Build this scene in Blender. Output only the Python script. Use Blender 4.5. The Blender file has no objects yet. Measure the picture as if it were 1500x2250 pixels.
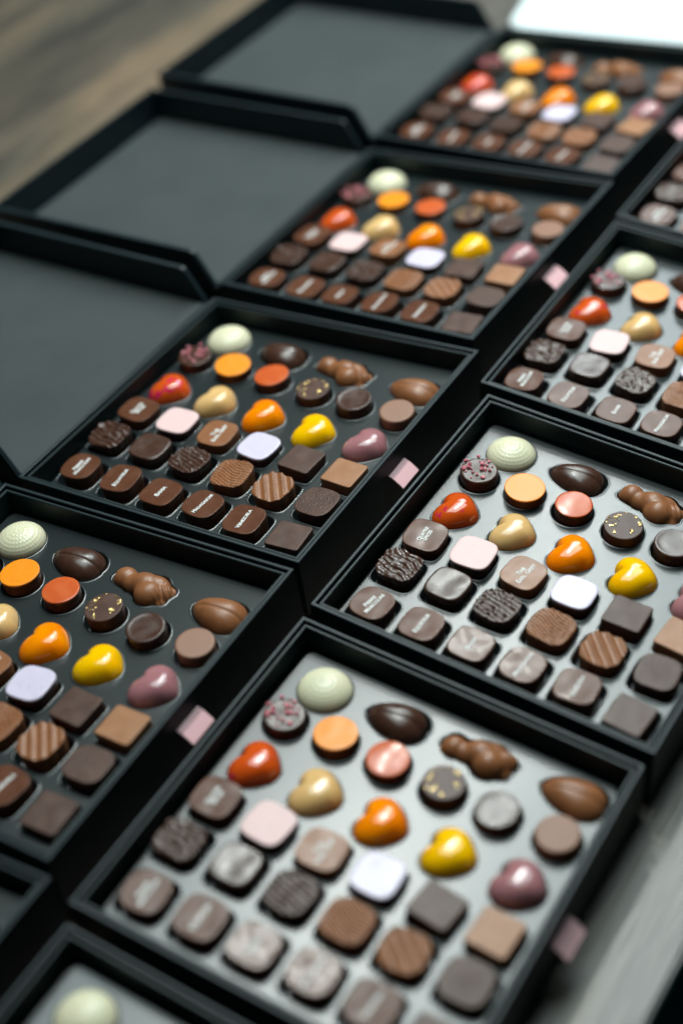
import bpy, bmesh, math, random
from mathutils import Vector, Matrix, noise
from mathutils.geometry import delaunay_2d_cdt

random.seed(11)
SC = bpy.context.scene
COL = SC.collection
PI = math.pi

# ------------------------------------------------------------------ camera
FPX = 3703.6                      # focal length in pixels of a 1500 x 2250 frame
CAM_POS = Vector((0.67401, -0.57809, 0.70064))
CR = ((0.84850259, 0.52258938, -0.08332888),
      (0.29864843, -0.60287032, -0.73983545),
      (-0.43686666, 0.60286625, -0.66760753))   # right, down, forward
cam_d = bpy.data.cameras.new("camera")
cam = bpy.data.objects.new("camera", cam_d)
COL.objects.link(cam)
SC.camera = cam
cam_d.sensor_fit = 'VERTICAL'
cam_d.sensor_height = 36.0
cam_d.sensor_width = 24.0
cam_d.lens = 36.0 * FPX / 2250.0
cam_d.clip_start = 0.02
cam_d.clip_end = 50.0
cam_d.dof.use_dof = True
cam_d.dof.focus_distance = 1.052
cam_d.dof.aperture_fstop = cam_d.lens / 27.0
cam_d.dof.aperture_blades = 0
r_, d_, f_ = (Vector(v) for v in CR)
m3 = Matrix((r_, -d_, -f_)).transposed()
cam.matrix_world = Matrix.Translation(CAM_POS) @ m3.to_4x4()

def to_px(p):
    q = p - CAM_POS
    x, y, z = q.dot(r_), q.dot(d_), q.dot(f_)
    return 750 + FPX * x / z, 1125 + FPX * y / z

# ------------------------------------------------------------------ world, lamps, exposure
W = bpy.data.worlds.new("World")
SC.world = W
W.use_nodes = True
W.node_tree.nodes['Background'].inputs[0].default_value = (0.42, 0.72, 0.80, 1)
W.node_tree.nodes['Background'].inputs[1].default_value = 0.02
SC.view_settings.view_transform = 'Standard'
SC.view_settings.look = 'None'
SC.view_settings.gamma = 1.0
SC.view_settings.exposure = 0.12
SC.view_settings.use_curve_mapping = False

def area(name, loc, sx, sy, radiance, col, target=None):
    l = bpy.data.lights.new(name, 'AREA')
    l.shape = 'RECTANGLE'
    l.size, l.size_y = sx, sy
    l.energy = radiance * PI * sx * sy
    l.color = col
    o = bpy.data.objects.new(name, l)
    COL.objects.link(o)
    o.location = loc
    if target is not None:
        o.rotation_euler = (Vector(target) - Vector(loc)).to_track_quat('-Z', 'Y').to_euler()
    return o

pl = area("ceiling_panel_lamp", (-0.03, 0.80, 1.5), 1.02, 1.80, 5.4, (0.83, 1.0, 1.0))
pl.rotation_euler = (0, 0, math.radians(-8))
area("far_window_lamp", (-0.36, 2.35, 1.5), 0.70, 1.20, 9.0, (0.84, 0.97, 1.0))
for sx, sy in ((-0.16, 0.50), (-0.17, 0.74), (-0.18, 1.10), (-0.20, 1.50)):
    l = bpy.data.lights.new("track_spot_lamp", 'POINT')
    l.energy = 16.5
    l.shadow_soft_size = 0.013
    l.color = (0.97, 1.0, 0.95)
    o = bpy.data.objects.new("track_spot_lamp", l)
    COL.objects.link(o)
    o.location = (sx, sy, 1.46)

# ------------------------------------------------------------------ materials
def mat(name, col, rough=0.5, spec=0.5, coat=0.0, coat_rough=0.05, var=None, var_scale=120, var_lo=0.4, var_hi=0.65,
        bump=0.0, bump_scale=250, bump2=0.0, bump2_scale=1800, specks=None, speck_scale=900, speck_amt=0.66, metallic=0.0,
        rough_var=0.0, rv_scale=160, sss=0.0):
    m = bpy.data.materials.new(name)
    m.use_nodes = True
    nt = m.node_tree
    N, L = nt.nodes, nt.links
    p = N['Principled BSDF']
    p.inputs['Base Color'].default_value = (*col, 1)
    p.inputs['Roughness'].default_value = rough
    p.inputs['Specular IOR Level'].default_value = spec
    p.inputs['Metallic'].default_value = metallic
    p.inputs['Coat Weight'].default_value = coat
    p.inputs['Coat Roughness'].default_value = coat_rough
    if sss:
        p.inputs['Subsurface Weight'].default_value = sss
        p.inputs['Subsurface Radius'].default_value = (0.0035, 0.0025, 0.0015)
        p.inputs['Subsurface Scale'].default_value = 1.0
    tc = N.new('ShaderNodeTexCoord')
    oi = N.new('ShaderNodeObjectInfo')
    off = N.new('ShaderNodeVectorMath'); off.operation = 'MULTIPLY_ADD'
    cb = N.new('ShaderNodeCombineXYZ')
    for k in range(3):
        L.new(oi.outputs['Random'], cb.inputs[k])
    L.new(cb.outputs[0], off.inputs[0])
    off.inputs[1].default_value = (0.37, 0.91, 0.53)
    L.new(tc.outputs['Object'], off.inputs[2])
    P = off.outputs[0]
    def nz(scale, detail=3.0):
        n = N.new('ShaderNodeTexNoise')
        n.inputs['Scale'].default_value = scale
        n.inputs['Detail'].default_value = detail
        L.new(P, n.inputs['Vector'])
        return n
    colsock = None
    if var is not None:
        n = nz(var_scale)
        mr = N.new('ShaderNodeMapRange')
        mr.inputs[1].default_value, mr.inputs[2].default_value = var_lo, var_hi
        L.new(n.outputs['Fac'], mr.inputs[0])
        mx = N.new('ShaderNodeMix'); mx.data_type = 'RGBA'
        mx.inputs['A'].default_value = (*col, 1)
        mx.inputs['B'].default_value = (*var, 1)
        L.new(mr.outputs[0], mx.inputs['Factor'])
        colsock = mx.outputs['Result']
    if specks is not None:
        v = nz(speck_scale, 1.0)
        mr = N.new('ShaderNodeMapRange')
        mr.inputs[1].default_value, mr.inputs[2].default_value = speck_amt, speck_amt + 0.03
        L.new(v.outputs['Fac'], mr.inputs[0])
        mx = N.new('ShaderNodeMix'); mx.data_type = 'RGBA'
        if colsock: L.new(colsock, mx.inputs['A'])
        else: mx.inputs['A'].default_value = (*col, 1)
        mx.inputs['B'].default_value = (*specks, 1)
        L.new(mr.outputs[0], mx.inputs['Factor'])
        colsock = mx.outputs['Result']
    if colsock: L.new(colsock, p.inputs['Base Color'])
    if rough_var:
        n = nz(rv_scale, 4)
        mr = N.new('ShaderNodeMapRange')
        mr.inputs[1].default_value, mr.inputs[2].default_value = 0.35, 0.7
        mr.inputs[3].default_value, mr.inputs[4].default_value = rough, rough + rough_var
        L.new(n.outputs['Fac'], mr.inputs[0])
        L.new(mr.outputs[0], p.inputs['Roughness'])
    nrm = None
    for amt, sc_ in ((bump, bump_scale), (bump2, bump2_scale)):
        if amt:
            n = nz(sc_, 2)
            b = N.new('ShaderNodeBump')
            b.inputs['Strength'].default_value = 1.0
            b.inputs['Distance'].default_value = amt
            L.new(n.outputs['Fac'], b.inputs['Height'])
            if nrm: L.new(nrm, b.inputs['Normal'])
            nrm = b.outputs[0]
    if nrm: L.new(nrm, p.inputs['Normal'])
    return m

MM = 0.001
M = {}
M['paper'] = mat('black_paper', (0.004, 0.012, 0.016), 0.48, 0.36, var=(0.006, 0.015, 0.019), var_scale=40, bump2=0.00003, bump2_scale=2600)
M['paper_edge'] = mat('black_paper_frame', (0.005, 0.014, 0.016), 0.46, 0.34, bump2=0.00003, bump2_scale=2400)
M['lining'] = mat('charcoal_lining', (0.031, 0.038, 0.039), 0.6, 0.35, var=(0.036, 0.043, 0.044), var_scale=14, rough_var=0.16, rv_scale=30, bump2=0.00004, bump2_scale=2200)
M['tray'] = mat('black_moulded_plastic', (0.007, 0.012, 0.013), 0.30, 0.68, bump=0.00004, bump_scale=28)
M['dark'] = mat('dark_chocolate', (0.056, 0.023, 0.014), 0.24, 0.5, var=(0.064, 0.027, 0.017), bump=0.00012, bump_scale=130, rough_var=0.12)
M['dark_matte'] = mat('matte_dark_chocolate', (0.066, 0.031, 0.022), 0.42, 0.28, var=(0.090, 0.044, 0.031), bump=0.00005, bump_scale=200, bump2=0.00002, bump2_scale=1500)
M['letter_choc'] = mat('satin_dark_chocolate', (0.098, 0.035, 0.018), 0.27, 0.10, coat=0.22, coat_rough=0.17, var=(0.12, 0.047, 0.027), bump=0.00006, bump_scale=90, rough_var=0.10)
M['milk'] = mat('milk_chocolate', (0.235, 0.088, 0.034), 0.33, 0.36, var=(0.27, 0.105, 0.042), bump=0.00012, bump_scale=130, rough_var=0.1)
M['milk_light'] = mat('light_milk_chocolate', (0.31, 0.135, 0.060), 0.42, 0.32, var=(0.34, 0.155, 0.072), bump=0.00004, bump_scale=220, bump2=0.00003, bump2_scale=1300)
M['milk_round'] = mat('soft_milk_chocolate', (0.25, 0.115, 0.068), 0.5, 0.45, bump2=0.00003, bump2_scale=1300)
M['ivory'] = mat('ivory_chocolate', (0.69, 0.64, 0.45), 0.30, 0.4, sss=0.25, var=(0.65, 0.625, 0.44), var_scale=60)
M['red'] = mat('red_orange_glaze', (0.64, 0.085, 0.007), 0.14, 0.5, coat=0.6, var=(0.60, 0.015, 0.085), var_scale=75, var_lo=0.62, var_hi=0.66, sss=0.35)
M['beige'] = mat('beige_glaze', (0.74, 0.47, 0.20), 0.2, 0.5, coat=0.4, var=(0.70, 0.42, 0.16), var_scale=50, sss=0.35)
M['orange'] = mat('orange_glaze', (1.0, 0.225, 0.0), 0.12, 0.5, coat=0.3, var=(1.0, 0.28, 0.0), var_scale=70, sss=0.35)
M['yellow'] = mat('yellow_glaze', (1.0, 0.53, 0.0), 0.13, 0.5, coat=0.3, var=(1.0, 0.47, 0.0), var_scale=60, sss=0.35)
M['mauve'] = mat('mauve_glaze', (0.36, 0.150, 0.165), 0.16, 0.5, coat=0.6, var=(0.40, 0.175, 0.185), var_scale=70, sss=0.35)
M['orange_top'] = mat('orange_speckled_top', (0.86, 0.26, 0.006), 0.36, 0.36, specks=(0.30, 0.09, 0.01), speck_scale=1100, speck_amt=0.69)
M['rust_top'] = mat('rust_red_top', (0.55, 0.095, 0.024), 0.2, 0.36, var=(0.58, 0.12, 0.035), bump=0.00006, bump_scale=100)
M['pink_top'] = mat('pale_pink_top', (0.73, 0.50, 0.49), 0.45, 0.35, specks=(0.52, 0.30, 0.30), speck_scale=1000, speck_amt=0.70, bump=0.00006, bump_scale=140)
M['lilac_top'] = mat('lilac_top', (0.63, 0.555, 0.69), 0.3, 0.35, specks=(0.28, 0.22, 0.34), speck_scale=950, speck_amt=0.70, bump=0.00006, bump_scale=100)
M['crumb'] = mat('pink_crumb', (0.58, 0.11, 0.17), 0.45, 0.5, var=(0.72, 0.30, 0.32), var_scale=500)
M['gold'] = mat('gold_leaf', (0.74, 0.52, 0.20), 0.34, 0.5, metallic=0.9)
M['print'] = mat('white_print', (0.80, 0.78, 0.76), 0.5, 0.3)
M['ribbon'] = mat('pink_ribbon', (0.92, 0.54, 0.57), 0.4, 0.4, bump2=0.00003, bump2_scale=1500)
M['white'] = mat('white_gloss', (0.62, 0.68, 0.69), 0.6, 0.25)

def wood():
    m = bpy.data.materials.new('grey_brown_wood')
    m.use_nodes = True
    N, L = m.node_tree.nodes, m.node_tree.links
    p = N['Principled BSDF']
    tc = N.new('ShaderNodeTexCoord')
    mp = N.new('ShaderNodeMapping')
    mp.inputs['Scale'].default_value = (26, 2.4, 10)
    mp.inputs['Rotation'].default_value = (0, 0, 0.06)
    L.new(tc.outputs['Object'], mp.inputs[0])
    n1 = N.new('ShaderNodeTexNoise'); n1.inputs['Scale'].default_value = 1.0; n1.inputs['Detail'].default_value = 3
    n1.inputs['Roughness'].default_value = 0.5
    L.new(mp.outputs[0], n1.inputs['Vector'])
    mp2 = N.new('ShaderNodeMapping'); mp2.inputs['Scale'].default_value = (420, 26, 30)
    L.new(tc.outputs['Object'], mp2.inputs[0])
    n2 = N.new('ShaderNodeTexNoise'); n2.inputs['Scale'].default_value = 1.0; n2.inputs['Detail'].default_value = 3
    L.new(mp2.outputs[0], n2.inputs['Vector'])
    n3 = N.new('ShaderNodeTexNoise'); n3.inputs['Scale'].default_value = 6.0
    L.new(tc.outputs['Object'], n3.inputs['Vector'])
    cr = N.new('ShaderNodeValToRGB')
    e = cr.color_ramp.elements
    e[0].position, e[0].color = 0.32, (0.045, 0.038, 0.031, 1)
    e[1].position, e[1].color = 0.68, (0.20, 0.140, 0.090, 1)
    x = e.new(0.5); x.color = (0.112, 0.090, 0.068, 1)
    L.new(n1.outputs['Fac'], cr.inputs[0])
    mx = N.new('ShaderNodeMix'); mx.data_type = 'RGBA'; mx.blend_type = 'MULTIPLY'
    mx.inputs['Factor'].default_value = 0.55
    L.new(cr.outputs[0], mx.inputs['A'])
    cr2 = N.new('ShaderNodeValToRGB')
    cr2.color_ramp.elements[0].position, cr2.color_ramp.elements[0].color = 0.35, (0.35, 0.36, 0.34, 1)
    cr2.color_ramp.elements[1].position, cr2.color_ramp.elements[1].color = 0.6, (1, 1, 1, 1)
    L.new(n2.outputs['Fac'], cr2.inputs[0])
    L.new(cr2.outputs[0], mx.inputs['B'])
    mx2 = N.new('ShaderNodeMix'); mx2.data_type = 'RGBA'; mx2.blend_type = 'MULTIPLY'
    mx2.inputs['Factor'].default_value = 0.5
    L.new(mx.outputs['Result'], mx2.inputs['A'])
    cr3 = N.new('ShaderNodeValToRGB')
    cr3.color_ramp.elements[0].position, cr3.color_ramp.elements[0].color = 0.38, (0.55, 0.62, 0.60, 1)
    cr3.color_ramp.elements[1].position, cr3.color_ramp.elements[1].color = 0.62, (1.0, 0.95, 0.88, 1)
    L.new(n3.outputs['Fac'], cr3.inputs[0])
    L.new(cr3.outputs[0], mx2.inputs['B'])
    L.new(mx2.outputs['Result'], p.inputs['Base Color'])
    p.inputs['Roughness'].default_value = 0.42
    p.inputs['Specular IOR Level'].default_value = 0.75
    b = N.new('ShaderNodeBump'); b.inputs['Distance'].default_value = 0.0004
    L.new(n2.outputs['Fac'], b.inputs['Height'])
    L.new(b.outputs[0], p.inputs['Normal'])
    return m
M['wood'] = wood()
M['floor'] = mat('dark_teal_floor', (0.07, 0.14, 0.15), 0.5, 0.4, var=(0.09, 0.18, 0.19), var_scale=3)

# ------------------------------------------------------------------ helpers
def mesh_obj(name, bm, material, parent=None, smooth=True):
    me = bpy.data.meshes.new(name)
    bmesh.ops.recalc_face_normals(bm, faces=bm.faces)
    bm.to_mesh(me)
    bm.free()
    if material: me.materials.append(material)
    o = bpy.data.objects.new(name, me)
    COL.objects.link(o)
    if smooth is True:
        me.polygons.foreach_set('use_smooth', [True] * len(me.polygons))
    if parent is not None: o.parent = parent
    return o

def tag(o, label=None, cat=None, group=None, kind=None):
    if label: o['label'] = label
    if cat: o['category'] = cat
    if group: o['group'] = group
    if kind: o['kind'] = kind
    return o

def loft(bm, rings, cap_start=False, cap_end=False):
    vs = [[bm.verts.new(p) for p in r] for r in rings]
    n = len(rings[0])
    fs = []
    for a, b in zip(vs, vs[1:]):
        for i in range(n):
            j = (i + 1) % n
            fs.append(bm.faces.new((a[i], a[j], b[j], b[i])))
    if cap_start: fs.append(bm.faces.new(vs[0][::-1]))
    if cap_end: fs.append(bm.faces.new(vs[-1]))
    return vs, fs

def quad_inset(Q, t):
    n = len(Q)
    out = []
    cx = sum(q[0] for q in Q) / n; cy = sum(q[1] for q in Q) / n
    L = []
    for i in range(n):
        a, b = Q[i], Q[(i + 1) % n]
        dx, dy = b[0] - a[0], b[1] - a[1]
        l = math.hypot(dx, dy)
        nx, ny = -dy / l, dx / l
        if (cx - a[0]) * nx + (cy - a[1]) * ny < 0: nx, ny = -nx, -ny
        L.append((a[0] + nx * t, a[1] + ny * t, dx / l, dy / l))
    for i in range(n):
        x1, y1, dx1, dy1 = L[i - 1]
        x2, y2, dx2, dy2 = L[i]
        det = dx1 * (-dy2) + dx2 * dy1
        s = ((x2 - x1) * (-dy2) + dx2 * (y2 - y1)) / det
        out.append((x1 + s * dx1, y1 + s * dy1))
    return out

def box_bm(x0, x1, y0, y1, z0, z1, bev=0.0004):
    bm = bmesh.new()
    vs = [bm.verts.new(p) for p in ((x0, y0, z0), (x1, y0, z0), (x1, y1, z0), (x0, y1, z0), (x0, y0, z1), (x1, y0, z1), (x1, y1, z1), (x0, y1, z1))]
    for f in ((3, 2, 1, 0), (4, 5, 6, 7), (0, 1, 5, 4), (1, 2, 6, 5), (2, 3, 7, 6), (3, 0, 4, 7)):
        bm.faces.new([vs[i] for i in f])
    if bev: bmesh.ops.bevel(bm, geom=bm.edges[:], offset=bev, segments=2, affect='EDGES')
    return bm

# ------------------------------------------------------------------ outlines (local x = across the box, y = along the hinge)
def r_super(h, n):
    return lambda t: h / (abs(math.cos(t)) ** n + abs(math.sin(t)) ** n) ** (1 / n)
def r_circle(r):
    return lambda t: r
_h = []
for i in range(721):
    t = 2 * PI * i / 720
    X = 16 * math.sin(t) ** 3
    Y = 13 * math.cos(t) - 5 * math.cos(2 * t) - 2 * math.cos(3 * t) - math.cos(4 * t)
    x, y = -(Y + 2.2), X                       # notch towards -x
    _h.append((math.atan2(y, x) % (2 * PI), math.hypot(x, y) / 16.0))
_h.sort()
def _hr(t):
    t %= 2 * PI
    lo = 0
    for k in range(len(_h) - 1):
        if _h[k][0] <= t <= _h[k + 1][0]:
            a, b = _h[k], _h[k + 1]
            return a[1] + (b[1] - a[1]) * ((t - a[0]) / max(b[0] - a[0], 1e-9))
    return _h[0][1]
_HT = [_hr(2 * PI * i / 720) for i in range(721)]
_q = []
for i in range(721):
    d = abs(i - 360) / 2.0            # degrees from the notch
    w = int(2 * min(26, 5 + d * 0.28))
    _q.append(sum(_HT[(i + j) % 720] for j in range(-w, w + 1)) / (2 * w + 1))
_HT = _q
def heart_r(t):
    q = (t % (2 * PI)) / (2 * PI) * 720
    i = int(q); f = q - i
    r = _HT[i] * (1 - f) + _HT[min(i + 1, 720)] * f
    el = 1 / math.sqrt((math.cos(t) / 0.92) ** 2 + math.sin(t) ** 2)
    return 0.0166 * (0.66 * r + 0.375 * el)
def almond_r(t):
    # narrow end towards -x, broad end towards +x
    c, s = math.cos(t), math.sin(t)
    a = 0.0180
    b = 0.0120
    base = 1 / math.sqrt((c / a) ** 2 + (s / b) ** 2)
    return base * (1 + 0.10 * c * abs(s) ** 0.5 - 0.04 * (c < 0) * (s * s) * (c * c) * 4 + 0.12 * (c > 0) * (c * s) ** 2 * 4)

CAT = [  # x, y, z, rx, ry, rz   (mm)  moulded reclining animal
    (-14.5, 2.2, 6.0, 7.8, 7.6, 7.4), (-19.0, 0.5, 5.0, 4.2, 4.6, 4.4),
    (-7.0, 0.8, 5.4, 8.5, 7.0, 7.2), (1.0, 1.8, 6.5, 11.0, 8.6, 9.0), (7.0, -3.5, 6.5, 9.5, 9.0, 9.2), (7.0, 5.0, 5.5, 9.0, 7.0, 7.4),
    (14.0, 1.5, 5.0, 7.5, 7.2, 7.0), (18.0, 3.5, 4.0, 4.2, 4.6, 4.6), (16.5, -4.5, 3.6, 4.6, 4.2, 4.4)]
def cat_r(t):
    c, s = math.cos(t), math.sin(t)
    best = 0.004
    for x, y, z, rx, ry, rz in CAT:
        r = (rx + ry) / 2
        # farthest ray hit with the circle
        b = x * c + y * s
        D = b * b - (x * x + y * y - r * r)
        if D > 0: best = max(best, (b + math.sqrt(D)) * MM)
    return best

# ------------------------------------------------------------------ chocolate bodies (origin at the base centre)
def pillar(Rf, H, top=None, bev=0.00045, taper=0.93, NA=64, NR=14, edge=None, lip=0.0):
    """straight-sided praline: outline Rf, height H, top(x,y,rho) -> extra height"""
    bm = bmesh.new()
    def ring(s, z, useTop=False, dz=0.0):
        out = []
        for i in range(NA):
            t = 2 * PI * i / NA
            R = Rf(t)
            if edge: R += edge(R * math.cos(t), R * math.sin(t))
            x, y = R * s * math.cos(t), R * s * math.sin(t)
            out.append((x, y, z + (top(x, y, s) if (useTop and top) else 0.0) + dz))
        return out
    R0 = Rf(0)
    b = bev / R0
    rings = [ring(taper * 0.97, 0), ring(taper, 0.0006), ring(0.5 * (taper + 1), H * 0.5), ring(1.0 - 0.06 * (1 - taper) - 0.001, H - bev - 0.0012), ring(1.0, H - bev - 0.0001), 
             ring(1.0 - b * 0.35, H, True, -bev * 0.30), ring(1.0 - b, H, True)]
    rings.append(ring(1.0 - b * 1.9, H, True))
    for k in range(1, NR):
        rings.append(ring((1.0 - b * 1.9) * (1 - k / NR), H, True))
    vs, fs = loft(bm, rings, cap_start=True)
    c = bm.verts.new((0, 0, H + (top(0, 0, 0) if top else 0)))
    for i in range(NA):
        bm.faces.new((vs[-1][i], vs[-1][(i + 1) % NA], c))
    return bm

def cap_disc(Rf, s0, z0, th, top=None, NA=64, NR=10):
    bm = bmesh.new()
    def ring(s, z, u=False):
        o = []
        for i in range(NA):
            t = 2 * PI * i / NA
            x, y = Rf(t) * s * math.cos(t), Rf(t) * s * math.sin(t)
            o.append((x, y, z + (top(x, y, s) if (u and top) else 0)))
        return o
    rings = [ring(s0 * 1.004, z0 - 0.0004), ring(s0 * 1.006, z0 + th * 0.3), ring(s0, z0 + th * 0.85, True), ring(s0 * 0.975, z0 + th, True)]
    for k in range(1, NR): rings.append(ring(s0 * 0.975 * (1 - k / NR), z0 + th, True))
    vs, fs = loft(bm, rings)
    c = bm.verts.new((0, 0, z0 + th + (top(0, 0, 0) if top else 0)))
    for i in range(NA): bm.faces.new((vs[-1][i], vs[-1][(i + 1) % NA], c))
    return bm

def dome(Rf, base_h, D, p=2.2, q=0.55, NA=96, NR=36, soft=None, extra=None):
    """moulded dome over outline Rf"""
    bm = bmesh.new()
    rings = []
    def ring(rho, z, s=1.0):
        out = []
        for i in range(NA):
            t = 2 * PI * i / NA
            R = Rf(t)
            if soft:
                w = min(1, max(0, (rho - 0.22) / 0.74)); w = w * w * (3 - 2 * w)
                R = R * w + soft(t) * (1 - w)
            x, y = R * rho * s * math.cos(t), R * rho * s * math.sin(t)
            out.append((x, y, z + (extra(x, y, rho, t) if extra else 0)))
        return out
    rings.append(ring(1, 0, 0.93)); rings.append(ring(1, base_h * 0.6, 0.985))
    for k in range(NR):
        a = k / NR * PI / 2
        rho = math.cos(a)
        rings.append(ring(rho, base_h + D * (1 - rho ** p) ** q))
    vs, fs = loft(bm, rings, cap_start=True)
    c = bm.verts.new((0, 0, base_h + D + (extra(0, 0, 0, 0) if extra else 0)))
    for i in range(NA): bm.faces.new((vs[-1][i], vs[-1][(i + 1) % NA], c))
    return bm

Hs = 0.017            # height of a straight-sided praline
SQ = r_super(0.0127, 3.6)
FLAT = r_super(0.0118, 16)
RD = r_circle(0.0122)
nz = lambda x, y, s, o=0: noise.noise(Vector((x * s + o, y * s - o, o * 1.7)))

def smooth_top(seed, amp=0.00025):
    return lambda x, y, r: amp * nz(x, y, 110, seed) - 0.0003 * r ** 4 * 0.0
def flow_top(x, y, r):
    return 0.0004 * nz(x, y, 140, 3.1) + 0.00035 * math.sin(x * 420 + 2 * y * 120)

def top_b1(x, y, r):
    w = y + 0.35 * x + 0.002 * nz(x, y, 120, 2.2)
    a = abs(math.sin(w * 640 + 2.2 * nz(x, y, 70, 5)))
    return (0.0013 * a ** 1.5 * (0.6 + 0.8 * abs(nz(x, y, 160, 9))) + 0.0004 * nz(x, y, 300, 4)) - 0.0003
def top_b3(x, y, r):
    w = y + 0.18 * x + 0.0007 * nz(x, y, 180, 1)
    a = 0.5 + 0.5 * math.sin(w * 1900)
    bead = max(0, nz(x, y, 520, 7) - 0.18)
    return 0.0007 * a + 0.0028 * bead - 0.0003
def top_b4(x, y, r):
    w = y + 0.25 * x + 0.0011 * math.sin(x * 300 + 1)
    return 0.00036 * math.sin(w * 2700) + 0.0003 * nz(x, y, 700, 3) * (1 + 0.8 * math.sin(w * 2700))
def top_b5(x, y, r):
    p = (x + y) * 0.7071
    q = (x - y) * 0.7071
    a = 0.5 + 0.5 * math.sin(p * 1080 + 0.8)
    return 0.0011 * a * (0.78 + 0.22 * math.sin(q * 3000 + math.floor((p * 1080 + 0.8) / (2 * PI) + 0.25) * 2.1)) - 0.0003
def top_b6(x, y, r):
    return 0.00015 * nz(x * 1.0, y * 1.6, 900, 6) + 0.0001 * nz(x, y, 1700, 2)

PROTO = {}      # slot -> root object
TOPZ = {}

def text_mesh(name, body, width, z, parent):
    cu = bpy.data.curves.new(name, 'FONT')
    cu.body = body
    cu.align_x = 'CENTER'
    cu.align_y = 'CENTER'
    cu.size = 0.004
    cu.space_line = 0.86
    cu.extrude = 0.00006
    cu.small_caps_scale = 0.80
    cu.resolution_u = 3
    for i, ch in enumerate(body):
        if ch.islower(): cu.body_format[i].use_small_caps = True
    cu.offset = 0.00010
    t = bpy.data.objects.new(name, cu)
    COL.objects.link(t)
    dg = bpy.context.evaluated_depsgraph_get()
    me = bpy.data.meshes.new_from_object(t.evaluated_get(dg))
    xs = [v.co.x for v in me.vertices]
    s = width / (max(xs) - min(xs))
    me.transform(Matrix.Translation((0, 0, z)) @ Matrix.Rotation(PI / 2, 4, 'Z') @ Matrix.Scale(s, 4))
    COL.objects.unlink(t)
    bpy.data.objects.remove(t)
    me.materials.clear()
    me.materials.append(M['print'])
    me.name = name
    o = bpy.data.objects.new(name, me)
    COL.objects.link(o)
    o.parent = parent
    return o

# near row: lettered satin squares
for k, (txt, wd) in enumerate((("Pierre\nMarcolini", 0.0175), ("Equateur", 0.0170), ("Bahia", 0.0100), ("Madagascar", 0.0200), ("Venezuela", 0.0175))):
    o = mesh_obj('lettered_chocolate', pillar(r_super(0.0125 + 0.0002 * math.sin(k * 2.1), 3.0 + 0.35 * (k % 3)), Hs, smooth_top(k + 0.5, 0.00022)), M['letter_choc'])
    text_mesh('lettering', txt, wd, Hs + 0.00022, o)
    PROTO['a%d' % (k + 1)] = o
PROTO['a6'] = mesh_obj('square_chocolate', pillar(FLAT, Hs, smooth_top(8.2, 0.0002), bev=0.0005, taper=0.98, NA=96), M['dark_matte'])
PROTO['b1'] = mesh_obj('ridged_chocolate', pillar(r_super(0.0125, 3.4), Hs - 0.0005, top_b1, NA=128, NR=40, edge=lambda x, y: 0.35 * top_b1(x, y, 1)), M['dark'])
PROTO['b2'] = mesh_obj('plain_chocolate', pillar(SQ, Hs, smooth_top(2.7, 0.0004), bev=0.001), M['dark'])
PROTO['b3'] = mesh_obj('beaded_chocolate', pillar(r_super(0.0126, 3.2), Hs - 0.0004, top_b3, NA=144, NR=44, edge=lambda x, y: 0.3 * top_b3(x, y, 1)), M['dark'])
PROTO['b4'] = mesh_obj('combed_chocolate', pillar(SQ, Hs, top_b4, NA=144, NR=44, edge=lambda x, y: 0.2 * top_b4(x, y, 1)), M['milk'])
PROTO['b5'] = mesh_obj('rope_chocolate', pillar(r_super(0.0128, 2.9), Hs, top_b5, NA=144, NR=44, edge=lambda x, y: 0.6 * top_b5(x, y, 1) - 0.0002), M['milk'])
PROTO['b6'] = mesh_obj('grained_chocolate', pillar(r_super(0.0127, 3.3), Hs, top_b6, NA=128, NR=44), M['dark_matte'])
o = mesh_obj('lettered_chocolate', pillar(SQ, Hs, smooth_top(5.1, 0.0002)), M['letter_choc'])
text_mesh('lettering', "Quatre\n\u00c9pices", 0.0125, Hs + 0.00022, o)
PROTO['c1'] = o
o = mesh_obj('topped_chocolate', pillar(r_super(0.0124, 3.8), Hs - 0.0010), M['dark'])
mesh_obj('pink_layer', cap_disc(r_super(0.0127, 3.8), 1.0, Hs - 0.0012, 0.0012, smooth_top(1.4, 0.0002)), M['pink_top'], o)
PROTO['c2'] = o
o = mesh_obj('lettered_chocolate', pillar(r_super(0.0125, 3.4), Hs, smooth_top(3.6, 0.0002)), M['milk'])
text_mesh('lettering', "Th\u00e9\nEarl Grey", 0.0180, Hs + 0.00022, o)
PROTO['c3'] = o
o = mesh_obj('topped_chocolate', pillar(r_super(0.0122, 3.8), Hs - 0.0010), M['dark'])
mesh_obj('lilac_layer', cap_disc(r_super(0.0126, 3.6), 1.0, Hs - 0.0012, 0.0012, smooth_top(6.6, 0.0003)), M['lilac_top'], o)
PROTO['c4'] = o
PROTO['c5'] = mesh_obj('square_chocolate', pillar(FLAT, Hs, smooth_top(4.4, 0.0002), bev=0.0005, taper=0.98, NA=96), M['dark_matte'])
PROTO['c6'] = mesh_obj('square_chocolate', pillar(FLAT, Hs, smooth_top(7.4, 0.0002), bev=0.0005, taper=0.98, NA=96), M['milk_light'])
# hearts
hsoft = lambda t: 0.0142 / math.sqrt((math.cos(t) / 0.95) ** 2 + math.sin(t) ** 2)
heart_bm = dome(heart_r, 0.0085, 0.0114, p=2.6, q=0.58, soft=hsoft)
for k, mk in enumerate(('red', 'beige', 'orange', 'yellow', 'mauve')):
    PROTO['d%d' % (k + 1)] = mesh_obj('heart_chocolate', heart_bm.copy(), M[mk])
heart_bm.free()
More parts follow.
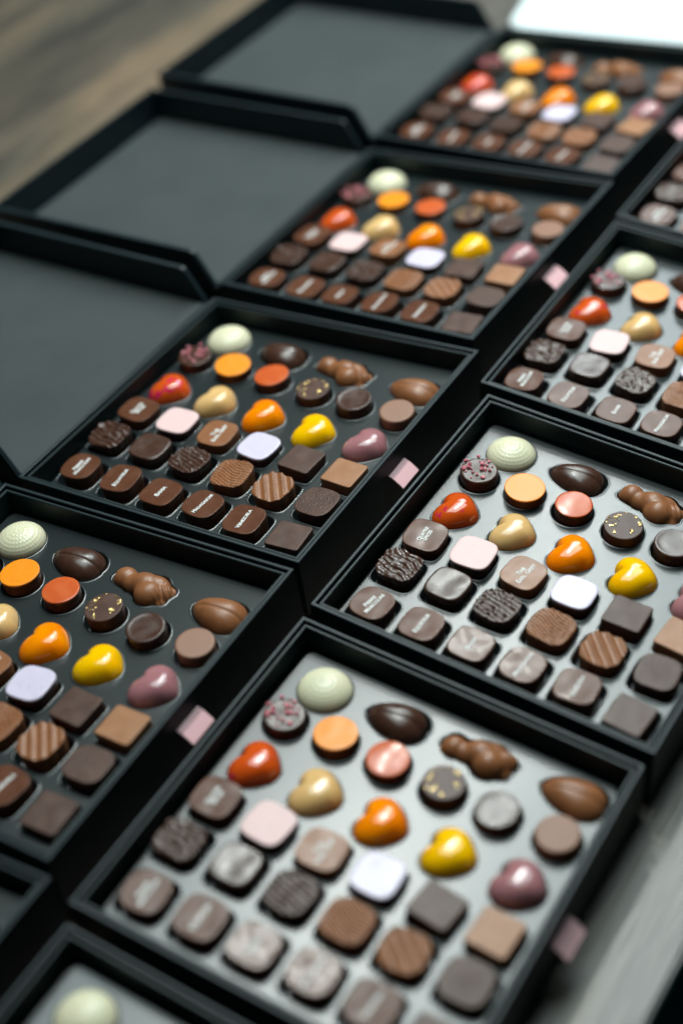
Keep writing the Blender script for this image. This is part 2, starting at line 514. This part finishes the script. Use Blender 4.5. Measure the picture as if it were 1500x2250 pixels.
# rounds
o = mesh_obj('round_chocolate', pillar(RD, Hs, smooth_top(1.1, 0.0002), bev=0.0010, taper=0.97), M['dark'])
bm = bmesh.new()
rr = random.Random(5)
for i in range(40):
    a, r = rr.uniform(0, 2 * PI), 0.0112 * math.sqrt(rr.random())
    x, y = r * math.cos(a) - 0.001, r * math.sin(a) + 0.001
    if nz(x, y, 150, 3) < -0.12: continue
    s = rr.uniform(0.0007, 0.0018)
    g = bmesh.ops.create_icosphere(bm, subdivisions=1, radius=s)
    for v in g['verts']:
        v.co = Vector((v.co.x * rr.uniform(.7, 1.2), v.co.y * rr.uniform(.7, 1.2), v.co.z * rr.uniform(.6, 1))) + Vector((x, y, Hs + s * 0.45))
mesh_obj('pink_crumbs', bm, M['crumb'], o, smooth=False)
PROTO['e1'] = o
RD2 = r_circle(0.0128)
o = mesh_obj('round_chocolate', pillar(r_circle(0.0125), Hs - 0.0004, bev=0.0005, taper=0.97), M['letter_choc'])
mesh_obj('orange_layer', cap_disc(RD2, 0.985, Hs - 0.0005, 0.0006, smooth_top(2.2, 0.0002)), M['orange_top'], o)
PROTO['e2'] = o
o = mesh_obj('round_chocolate', pillar(r_circle(0.0122), Hs - 0.0004, bev=0.0005, taper=0.97), M['dark'])
mesh_obj('rust_layer', cap_disc(r_circle(0.0122), 0.975, Hs - 0.0005, 0.0006, lambda x, y, r: 0.0007 * (1 - r * r) + 0.0002 * nz(x, y, 110, 4)), M['rust_top'], o)
PROTO['e3'] = o
o = mesh_obj('round_chocolate', pillar(r_circle(0.0119), Hs, smooth_top(3.3, 0.0002), bev=0.0006, taper=0.97), M['dark_matte'])
bm = bmesh.new()
rr = random.Random(9)
for i in range(85):
    a, r = rr.uniform(0, 2 * PI), 0.0110 * math.sqrt(rr.random())
    x, y = r * math.cos(a), r * math.sin(a)
    if nz(x, y, 130, 8) < -0.08: continue
    s = rr.uniform(0.0002, 0.0008)
    n = rr.randint(4, 6)
    lo, hi = [], []
    for j in range(n):
        b = 2 * PI * j / n
        q = s * rr.uniform(0.5, 1.2)
        px, py = x + q * math.cos(b), y + q * math.sin(b)
        z = Hs + 0.0003 + rr.uniform(0, 0.0004)
        lo.append((px, py, z - 0.0003)); hi.append((px, py, z))
    loft(bm, [lo, hi], True, True)
mesh_obj('gold_flecks', bm, M['gold'], o, smooth=False)
PROTO['e4'] = o
PROTO['e5'] = mesh_obj('round_chocolate', pillar(r_circle(0.0123), Hs, lambda x, y, r: -0.00035 * max(0, 1 - (r / 0.86) ** 8) + 0.00015 * nz(x, y, 110, 2), bev=0.0008, taper=0.97, NR=24), M['dark'])
PROTO['e6'] = mesh_obj('round_chocolate', pillar(r_circle(0.0120), Hs, smooth_top(6.3, 0.0001), bev=0.0009, taper=0.97), M['milk_round'])
# ivory dome with beaded rings
def dome_rel(x, y, rho, t):
    k = math.asin(min(1, rho)) / (PI / 2) * 8.0
    w = 0.5 - 0.5 * math.cos(2 * PI * k)
    ring = math.floor(k)
    n = max(6, int(6 + 7 * ring))
    return 0.00020 * w * (0.55 + 0.45 * math.cos(n * t)) * (0.15 if rho > 0.985 else 1)
PROTO['f1'] = mesh_obj('domed_chocolate', dome(r_circle(0.0160), 0.0095, 0.0102, p=2.0, q=0.5, NA=192, NR=72, extra=dome_rel), M['ivory'])
def crease(x, y, rho, t):
    g = math.exp(-((y + 0.0016 - 0.10 * x) / 0.0009) ** 2)
    side = 0.0011 * math.exp(-((y - 0.0014 - 0.1 * x) / 0.0030) ** 2)
    return (0.5 * side - 0.0004 * g) * min(1, max(0, (1 - rho) * 3)) * min(1, max(0, (x + 0.017) * 120))
almond_bm = dome(almond_r, 0.0080, 0.0098, p=2.6, q=0.62, NA=128, NR=48, extra=crease)
PROTO['f2'] = mesh_obj('almond_chocolate', almond_bm.copy(), M['dark'])
PROTO['f4'] = mesh_obj('almond_chocolate', almond_bm.copy(), M['milk'])
almond_bm.free()
# moulded animal
bm = bmesh.new()
for x, y, z, rx, ry, rz in CAT:
    g = bmesh.ops.create_icosphere(bm, subdivisions=3, radius=1.0)
    for v in g['verts']:
        v.co = Vector((v.co.x * rx + x, v.co.y * ry + y, max(-3.5, v.co.z * rz + z) + 7.5)) * MM
tmp = mesh_obj('tmp_animal', bm, None)
md = tmp.modifiers.new('r', 'REMESH'); md.mode = 'VOXEL'; md.voxel_size = 0.0006
md = tmp.modifiers.new('s', 'SMOOTH'); md.iterations = 26; md.factor = 0.6
dg = bpy.context.evaluated_depsgraph_get()
me = bpy.data.meshes.new_from_object(tmp.evaluated_get(dg))
COL.objects.unlink(tmp); bpy.data.objects.remove(tmp)
zmin = min(v.co.z for v in me.vertices)
for v in me.vertices:
    # little moulded grooves at the paws and tail, flat base
    x, y, z = v.co
    g = 0.0
    if x > 0.012: g = 0.0006 * math.sin((y + 0.8 * x) * 1500) * min(1, (x - 0.012) * 300)
    v.co.z = (z - zmin) * 1.0 + (g if z - zmin > 0.006 else 0)
me.materials.clear(); me.materials.append(M['milk'])
me.polygons.foreach_set('use_smooth', [True] * len(me.polygons))
me.name = 'animal_chocolate'
o = bpy.data.objects.new('animal_chocolate', me); COL.objects.link(o)
PROTO['f3'] = o

# ------------------------------------------------------------------ where things stand inside a box (mm)
SLOT = dict(a1=(25.5, 27.5), a2=(59.6, 27.3), a3=(92.0, 27.8), a4=(125.6, 28.6), a5=(159.4, 28.0), a6=(193.9, 25.6),
            b1=(23.0, 63.0), b2=(57.3, 63.2), b3=(91.3, 62.5), b4=(125.4, 62.2), b5=(158.6, 61.5), b6=(193.4, 60.7),
            c1=(24.8, 93.5), c2=(58.0, 93.5), c3=(92.0, 93.6), c4=(125.6, 93.3), c5=(160.2, 91.5), c6=(193.8, 92.0),
            d1=(30.0, 125.4), d2=(69.5, 125.4), d3=(109.8, 125.4), d4=(150.4, 125.4), d5=(191.0, 125.4),
            e1=(25.7, 160.2), e2=(58.0, 161.4), e3=(91.3, 161.3), e4=(126.3, 159.8), e5=(159.5, 159.4), e6=(194.0, 160.0),
            f1=(33.5, 190.2), f2=(79.5, 190.2), f3=(132.0, 189.8), f4=(188.0, 190.2))
def slot_outline(k):
    if k[0] in 'abc':
        if k in ('a6', 'c5', 'c6'): return r_super(0.0143 if k == 'a6' else 0.0131, 9)
        return r_super(0.0150 if k[0] != 'c' else 0.0134, 5)
    if k[0] == 'd': return lambda t: heart_r(t) + 0.0003
    if k[0] == 'e': return r_circle(0.0138)
    if k == 'f1': return r_circle(0.0166)
    if k in ('f2', 'f4'): return lambda t: almond_r(t) + 0.0014 + 0.0018 * max(0, math.cos(t)) ** 3
    return lambda t: cat_r(t) + 0.0013
ZTRAY = -0.0152
ZFLOOR = -0.0250

def build_tray(quad, parent=None):
    bm = bmesh.new()
    outer = quad_inset(quad, 0.0056)
    top = quad_inset(quad, 0.0098)
    verts2, edges, holes = [], [], []
    n0 = len(top)
    # rounded top outline
    outl = []
    RC = 0.006
    for i in range(4):
        p = Vector(top[i]); a = (Vector(top[i - 1]) - p).normalized(); b = (Vector(top[(i + 1) % 4]) - p).normalized()
        for j in range(7):
            s = j / 6
            q0, q1 = p + a * RC * (1 - s), p + b * RC * s
            outl.append(tuple(q0 * (1 - s) + q1 * s))
    loops = [outl]
    for k, (u, v) in SLOT.items():
        R = slot_outline(k)
        N = 52
        c = (u * MM, v * MM - (0.0006 if k[0] == 'c' else 0.0))
        Ro = (lambda R: lambda t: R(t) + 0.0006)(R)
        loops.append([(c[0] + Ro(2 * PI * i / N) * math.cos(2 * PI * i / N), c[1] + Ro(2 * PI * i / N) * math.sin(2 * PI * i / N)) for i in range(N)])
        holes.append((c, Ro))
    for lp in loops:
        b = len(verts2)
        verts2 += [Vector(p) for p in lp]
        edges += [(b + i, b + (i + 1) % len(lp)) for i in range(len(lp))]
    V, E_, F, ov, oe, of = delaunay_2d_cdt(verts2, edges, [], 0, 1e-7)
    bv = [bm.verts.new((p.x, p.y, ZTRAY)) for p in V]
    def inside(x, y):
        for (cx, cy), R in holes:
            dx, dy = x - cx, y - cy
            if dx * dx + dy * dy < R(math.atan2(dy, dx)) ** 2 * 0.9998: return True
        return False
    flat = []
    for f in F:
        x = sum(V[i].x for i in f) / len(f); y = sum(V[i].y for i in f) / len(f)
        if not inside(x, y):
            try: flat.append(bm.faces.new([bv[i] for i in f]))
            except ValueError: pass
    idx = {}
    for newi, olds in enumerate(ov):
        for oi in olds: idx[oi] = newi
    b = len(outl)
    smooth = []
    for lp, (c, R) in zip(loops[1:], holes):
        ring = [bv[idx[b + i]] for i in range(len(lp))]
        b += len(lp)
        prev = ring
        r0 = 0.013
        for ins, z in ((0.00015, 0.00008), (0.00040, 0.00020), (0.00070, 0.00018), (0.00100, -0.00010), (0.00125, -0.00070), (0.00170, ZFLOOR - ZTRAY)):
            s = 1 - ins / r0
            cur = [bm.verts.new((c[0] + (p[0] - c[0]) * s, c[1] + (p[1] - c[1]) * s, ZTRAY + z)) for p in lp]
            for i in range(len(lp)):
                j = (i + 1) % len(lp)
                smooth.append(bm.faces.new((prev[i], prev[j], cur[j], cur[i])))
            prev = cur
        flat.append(bm.faces.new(prev))
    # sloping rim of the tray
    ring = [bv[idx[i]] for i in range(len(outl))]
    cen = Vector((sum(q[0] for q in quad) / 4, sum(q[1] for q in quad) / 4))
    prev = ring
    for ins, z in ((0.0004, -0.0001), (0.0010, -0.0006), (0.0036, -0.0040)):
        cur = []
        for p in outl:
            d = Vector(p) - cen
            m = max(abs(d.x), abs(d.y))
            q = Vector(p) + Vector((d.x / m if abs(d.x) > 0.09 else 0, d.y / m if abs(d.y) > 0.085 else 0)) * ins
            cur.append(bm.verts.new((q.x, q.y, ZTRAY + z)))
        for i in range(len(outl)):
            j = (i + 1) % len(outl)
            smooth.append(bm.faces.new((prev[i], prev[j], cur[j], cur[i])))
        prev = cur
    for f in smooth: f.smooth = True
    for f in flat: f.smooth = False
    me = bpy.data.meshes.new('chocolate_tray')
    bmesh.ops.recalc_face_normals(bm, faces=bm.faces)
    bm.to_mesh(me); bm.free()
    me.materials.append(M['tray'])
    o = bpy.data.objects.new('chocolate_tray', me)
    COL.objects.link(o)
    return o

# ------------------------------------------------------------------ boxes
HB = 0.045
BOX = {
 'L4': ((-0.01152, 0.47391, -0.00426, -0.00024, 0.05518, -0.01378), [(3, -5), (8, 214), (217.5, 227), (217.7, -0.9)]),
 'L3': ((-0.00806, 0.23776, -0.00232, 0.00053, 0.06574, -0.0101), [(3.5, -1.6), (4.1, 215.8), (217.1, 228.4), (218.2, 0.2)]),
 'L2': ((0.0, 0.0, 0.0, 0.0, 0.04748, 0.01165), [(0.5, -5.5), (4.6, 217.3), (218.3, 231.0), (218.8, 0.7)]),
 'L1': ((0.00273, -0.23882, -0.00659, 0.00266, 0.04316, 0.02792), [(-0.4, -7.0), (-0.4, 219.3), (219.7, 230.0), (220.0, -3.8)]),
 'L0': None, 'R3': None,
 'R2': ((0.22791, 0.2015, -0.00348, -0.00134, -0.03163, -0.01007), [(5.0, 3.0), (1.5, 223.0), (219.0, 221.0), (219.0, 0.0)]),
 'R1': ((0.24354, -0.02632, -0.0052, -0.00304, -0.04337, 0.00469), [(-1.6, 2.9), (-1.7, 222.5), (219.0, 219.5), (218.3, -0.1)]),
 'R0': ((0.24494, -0.25494, 0.00763, -0.00439, -0.03326, -0.00092), [(-0.1, -1.6), (-1.0, 223.0), (217.3, 216.4), (218.5, -2.0)]),
 'Rm1': None,
}
def local_frame(p):
    x, y, th, z, tx, ty = p
    c, s = math.cos(th), math.sin(th)
    ex = Vector((c, s, tx)).normalized()
    ey = Vector((-s, c, ty))
    ez = ex.cross(ey).normalized()
    ey = ez.cross(ex)
    m = Matrix((ex, ey, ez)).transposed().to_4x4()
    return Matrix.Translation((x, y, z - 0.11 * (tx + ty))) @ m
def px_ray(px):
    return (r_ * ((px[0] - 750) / FPX) + d_ * ((px[1] - 1125) / FPX) + f_)
def shifted(src, uv, px, quad):
    """same tilt as the neighbouring box, slid along so that its corner uv stands where measured"""
    p = BOX[src][0]
    mw = local_frame(p)
    n = mw.col[2].to_3d(); o = mw.translation
    d = px_ray(px)
    hit = CAM_POS + d * ((o - CAM_POS).dot(n) / d.dot(n))
    w = hit - mw @ Vector((uv[0] * MM, uv[1] * MM, 0))
    return ((p[0] + w.x, p[1] + w.y, p[2], p[3] + w.z, p[4], p[5]), quad)
BOX['R3'] = shifted('R2', (3, 1), (1352, 473), [(3.0, 1.0), (1.5, 223.0), (219.0, 221.0), (219.0, 0.0)])
BOX['Rm1'] = shifted('R0', (-1, 223), (147, 2027), [(-0.1, -1.6), (-1.0, 223.0), (217.5, 218), (218.5, -2.0)])
BOX['L0'] = shifted('L1', (219.7, 230), (113, 1927), [(-0.4, -7.0), (-0.4, 219.3), (219.7, 230.0), (220.0, -3.8)])

BOXLABEL = {
 'L4': "farthest open black box, with its empty lid spread beside the white panel",
 'L3': "open black box whose empty lid shows almost whole, second from the back",
 'L2': "open black box with the VENEZUELA square, its lid lying to the left",
 'L1': "open black box with a dark tray, cut by the left picture edge",
 'L0': "black box of which only one corner shows at the lower left edge",
 'R3': "black box at the upper right edge, showing just two lettered corner squares",
 'R2': "open black box with a grey-shining tray, cut by the right picture edge",
 'R1': "open black box in sharp focus with a grey-shining tray and QUATRE \u00c9PICES square",
 'R0': "nearest large open black box, standing beside the bare wooden table strip",
 'Rm1': "black box at the bottom left corner with one ivory dome showing"}
INBOX = {
 'L4': "in the box beside the white panel", 'L3': "in the box with the whole empty lid", 'L2': "in the dark-tray box with VENEZUELA square",
 'L1': "in the dark-tray box at lower left", 'L0': "in the barely visible lower left box", 'R3': "in the box at upper right edge",
 'R2': "in the grey-tray box cut at right", 'R1': "in the sharp grey-tray box", 'R0': "in the nearest large grey-tray box", 'Rm1': "in the bottom left corner box"}
KIND = {
 'a1': "dark lettered square in the hinge corner", 'a2': "dark lettered square, second in near row", 'a3': "dark near-row square with the shortest word",
 'a4': "dark lettered square, fourth in near row", 'a5': "dark lettered square, fifth in near row", 'a6': "plain dark flat square ending near row",
 'b1': "dark square with coarse wavy ridges", 'b2': "plain dark square between two ridged ones", 'b3': "dark square with beaded ridges",
 'b4': "milk square with fine combed ridges", 'b5': "milk square with thick rope ridges", 'b6': "dark square with leathery grain",
 'c1': "lettered square touching the red heart", 'c2': "square with pale pink top", 'c3': "milk square lettered in two lines", 'c4': "square with pale lilac top",
 'c5': "plain dark flat square beside tan one", 'c6': "plain tan flat square",
 'd1': "glossy red-orange heart", 'd2': "beige heart", 'd3': "glossy orange heart", 'd4': "glossy yellow heart", 'd5': "glossy mauve heart",
 'e1': "round dark chocolate with pink crumbs", 'e2': "round chocolate with orange top", 'e3': "round chocolate with rust-red top",
 'e4': "round dark chocolate with gold flecks", 'e5': "plain round dark chocolate", 'e6': "plain round milk chocolate",
 'f1': "ivory ridged dome", 'f2': "dark almond-shaped chocolate", 'f3': "milk chocolate animal figure", 'f4': "milk chocolate almond shape"}
SPECIAL = {('R1', 'a2'): "dark square lettered EQUATEUR", ('R1', 'c1'): "greyish square lettered QUATRE \u00c9PICES", ('R1', 'c3'): "milk square lettered TH\u00c9 EARL GREY",
           ('L2', 'a4'): "dark square lettered MADAGASCAR", ('L2', 'a5'): "dark square lettered VENEZUELA"}
INBOX_ALT = {'L2': "in the box with lid lying left"}
CATS = {'d': "heart chocolate", 'e': "round chocolate"}

def make_box(name):
    p, quad = BOX[name]
    Q = [(a * MM, b * MM) for a, b in quad]
    mw = local_frame(p)
    root = bpy.data.objects.new('chocolate_box', None)
    root.empty_display_size = 0.02
    COL.objects.link(root)
    root.matrix_world = mw @ Matrix.Translation((0, 0, -HB))
    tag(root, BOXLABEL[name], 'box', 'open black chocolate boxes')
    up = lambda pts, z: [(x, y, z + HB) for x, y in pts]
    # outer wall with bottom
    bm = bmesh.new()
    prof = ((0.0, -HB), (0.0, -0.0006), (0.0002, -0.0002), (0.0006, 0.0), (0.0018, 0.0), (0.0022, -0.0002), (0.0024, -0.0006), (0.0024, -HB + 0.003))
    vs, fs = loft(bm, [up(quad_inset(Q, i), z) for i, z in prof], True, True)
    me_o = mesh_obj('outer_wall', bm, M['paper'], root, smooth=False)
    # inner frame
    bm = bmesh.new()
    a, b = 0.0034, 0.0056
    prof = ((a, -HB + 0.0032), (a, -0.0022), (a + 0.0003, -0.0016), (a + 0.0008, -0.0014), (b - 0.0006, -0.0014), (b - 0.0002, -0.0017), (b, -0.0022), (b, -HB + 0.0032))
    rings = [up(quad_inset(Q, i), z) for i, z in prof]
    vs, fs = loft(bm, rings)
    for i in range(4):
        j = (i + 1) % 4
        bm.faces.new((vs[0][i], vs[-1][i], vs[-1][j], vs[0][j]))
    mesh_obj('inner_frame', bm, M['paper_edge'], root, smooth=False)
    # ribbon tab that sticks out of the front
    fm = (quad[2][1] + quad[3][1]) / 2
    uf = (quad[2][0] + quad[3][0]) / 2 * MM
    if name in ('L4', 'L3', 'L2', 'L1', 'R0'):
        bm = bmesh.new()
        n = 7
        secs = []
        for i in range(n):
            s = i / (n - 1)
            x = uf - 0.0006 + 0.0108 * s ** 0.95
            z = HB - 0.0140 - 0.0072 * s ** 1.4
            th = 0.0013 * (1 - 0.25 * s)
            y0, y1 = 0.1055, 0.1255
            if name == 'R0': y0, y1 = 0.102, 0.122
            secs.append([(x, y0, z), (x, y1, z), (x - th * 0.7, y1, z - th), (x - th * 0.7, y0, z - th)])
        loft(bm, secs, True, True)
        t = mesh_obj('ribbon_tab', bm, M['ribbon'], root, smooth=False)
    # lid laid open
    if name in ('L4', 'L3', 'L2', 'L1', 'L0'):
        y0, y1 = quad[0][1] * MM + 0.0005, quad[1][1] * MM - 0.0005
        if name in ('L2',): y0 += 0.002
        xh = 0.0005
        xf = -0.2190
        zf, zt = -0.0050, 0.0225
        wt = 0.0032
        bm = bmesh.new()
        def slab(x0, x1, ya, yb, za, zb):
            b2 = box_bm(x0, x1, ya, yb, za, zb, 0.0005)
            me = bpy.data.meshes.new('t'); b2.to_mesh(me); b2.free(); bm.from_mesh(me); bpy.data.meshes.remove(me)
        slab(xf, xh + 0.0, y0, y1, zf - 0.0032, zf)
        slab(xf, xf + wt, y0 + wt + 0.0001, y1 - wt - 0.0001, zf + 0.0001, zt)
        for ya, yb in ((y0, y0 + wt), (y1 - wt, y1)):
            pts = [(xf, zf + 0.0001), (xf, zt), (-0.0185, zt)]
            for k in range(6):
                a = k / 5
                pts.append((-0.0160 + 0.0125 * a, zt - 0.0012 - (zt - 0.0005 - 0.0008) * a ** 1.05))
            pts.append((-0.0008, zf + 0.0001))
            A = [(x, ya, z) for x, z in pts]; B = [(x, yb, z) for x, z in pts]
            loft(bm, [A, B], True, True)
        bmesh.ops.translate(bm, verts=bm.verts, vec=(0, 0, HB))
        bmesh.ops.recalc_face_normals(bm, faces=bm.faces)
        lid = mesh_obj('lid', bm, M['paper'], root, smooth=False)
        b2 = box_bm(xf + wt + 0.004, -0.0015, y0 + wt + 0.0012, y1 - wt - 0.0012, zf + 0.0002 + HB, zf + 0.0011 + HB, 0.0003)
        mesh_obj('lining', b2, M['lining'], lid, smooth=False)
    # tray
    tr = build_tray(Q)
    tr.matrix_world = mw
    tag(tr, "black moulded tray with shaped pockets " + INBOX[name], 'tray', 'moulded chocolate trays')
    return mw

MW = {n: make_box(n) for n in BOX}

# ------------------------------------------------------------------ set out the chocolates
used = {}
rnd = random.Random(21)
GROUP = {'a': 'lettered near-row chocolates', 'b': 'textured square chocolates', 'c': 'third-row square chocolates', 'd': 'heart chocolates', 'e': 'round chocolates', 'f': 'large moulded chocolates'}
for bn in BOX:
    for k, (u, v) in SLOT.items():
        yaw = rnd.gauss(0, 0.065); tx = rnd.gauss(0, 0.02); ty = rnd.gauss(0, 0.02)
        du, dv = rnd.gauss(0, 0.35), rnd.gauss(0, 0.35)
        if k[0] == 'd': yaw *= 1.6; du *= 0.4; dv *= 0.4
        if k[0] == 'f': du *= 0.5; dv *= 0.5; tx *= 0.6; ty *= 0.6
        if k[0] == 'e': yaw = rnd.uniform(-0.6, 0.6)
        P = MW[bn] @ Vector((u * MM, v * MM, -0.010))
        x, y = to_px(P)
        if bn not in ('R2', 'R3', 'L1') and not (-75 < x < 1575 and -60 < y < 2310): continue
        if bn == 'L0': continue
        src = PROTO[k]
        if k not in used:
            o = src; used[k] = True
        else:
            o = src.copy(); COL.objects.link(o)
            for ch in src.children:
                c = ch.copy(); COL.objects.link(c); c.parent = o
        o.matrix_world = MW[bn] @ Matrix.Translation(((u + du) * MM, (v + dv) * MM, ZFLOOR + 0.0001 + 0.012 * max(abs(tx), abs(ty)))) @ \
            Matrix.Rotation(yaw, 4, 'Z') @ Matrix.Rotation(tx, 4, 'X') @ Matrix.Rotation(ty, 4, 'Y') @ Matrix.Diagonal((rnd.uniform(0.97, 1.03), rnd.uniform(0.97, 1.03), rnd.uniform(0.96, 1.02), 1))
        lab = SPECIAL.get((bn, k), KIND[k]) + " " + (INBOX_ALT.get(bn, INBOX[bn]) if (bn, k) in SPECIAL else INBOX[bn])
        tag(o, lab, CATS.get(k[0], 'chocolate'), GROUP[k[0]])

# ------------------------------------------------------------------ table, floor, white panel
ZT = -0.0535
tb = box_bm(-2.2, 0.5135, -1.6, 3.2, ZT - 0.012, ZT, 0.002)
tag(mesh_obj('wooden_table', tb, M['wood'], smooth=False), "grey-brown wooden table top under all the chocolate boxes", 'table')
bm = bmesh.new()
vs = [bm.verts.new(p) for p in ((-5, -5, -0.30), (5, -5, -0.30), (5, 7, -0.30), (-5, 7, -0.30))]
bm.faces.new(vs)
tag(mesh_obj('floor', bm, M['floor'], smooth=False), kind='structure')
bm = bmesh.new()
pts = []
w, h, rc = 0.40, 0.28, 0.022
for cx, cy, a0 in ((rc, rc, PI), (w - rc, rc, 1.5 * PI), (w - rc, h - rc, 0), (rc, h - rc, 0.5 * PI)):
    for j in range(9):
        a = a0 + j / 8 * PI / 2
        pts.append((cx + rc * math.cos(a), cy + rc * math.sin(a)))
def sc(s, z): return [(w / 2 + (x - w / 2) * s, h / 2 + (y - h / 2) * s, z) for x, y in pts]
loft(bm, [sc(0.99, 0), sc(1.0, 0.002), sc(1.0, 0.020), sc(0.994, 0.0225)], True, True)
o = mesh_obj('white_panel', bm, M['white'], smooth=False)
o.location = (-0.022, 0.728, ZT)
o.rotation_euler = (0, 0, math.radians(11))
tag(o, "bright white panel with rounded corners lying behind the farthest box", 'panel')
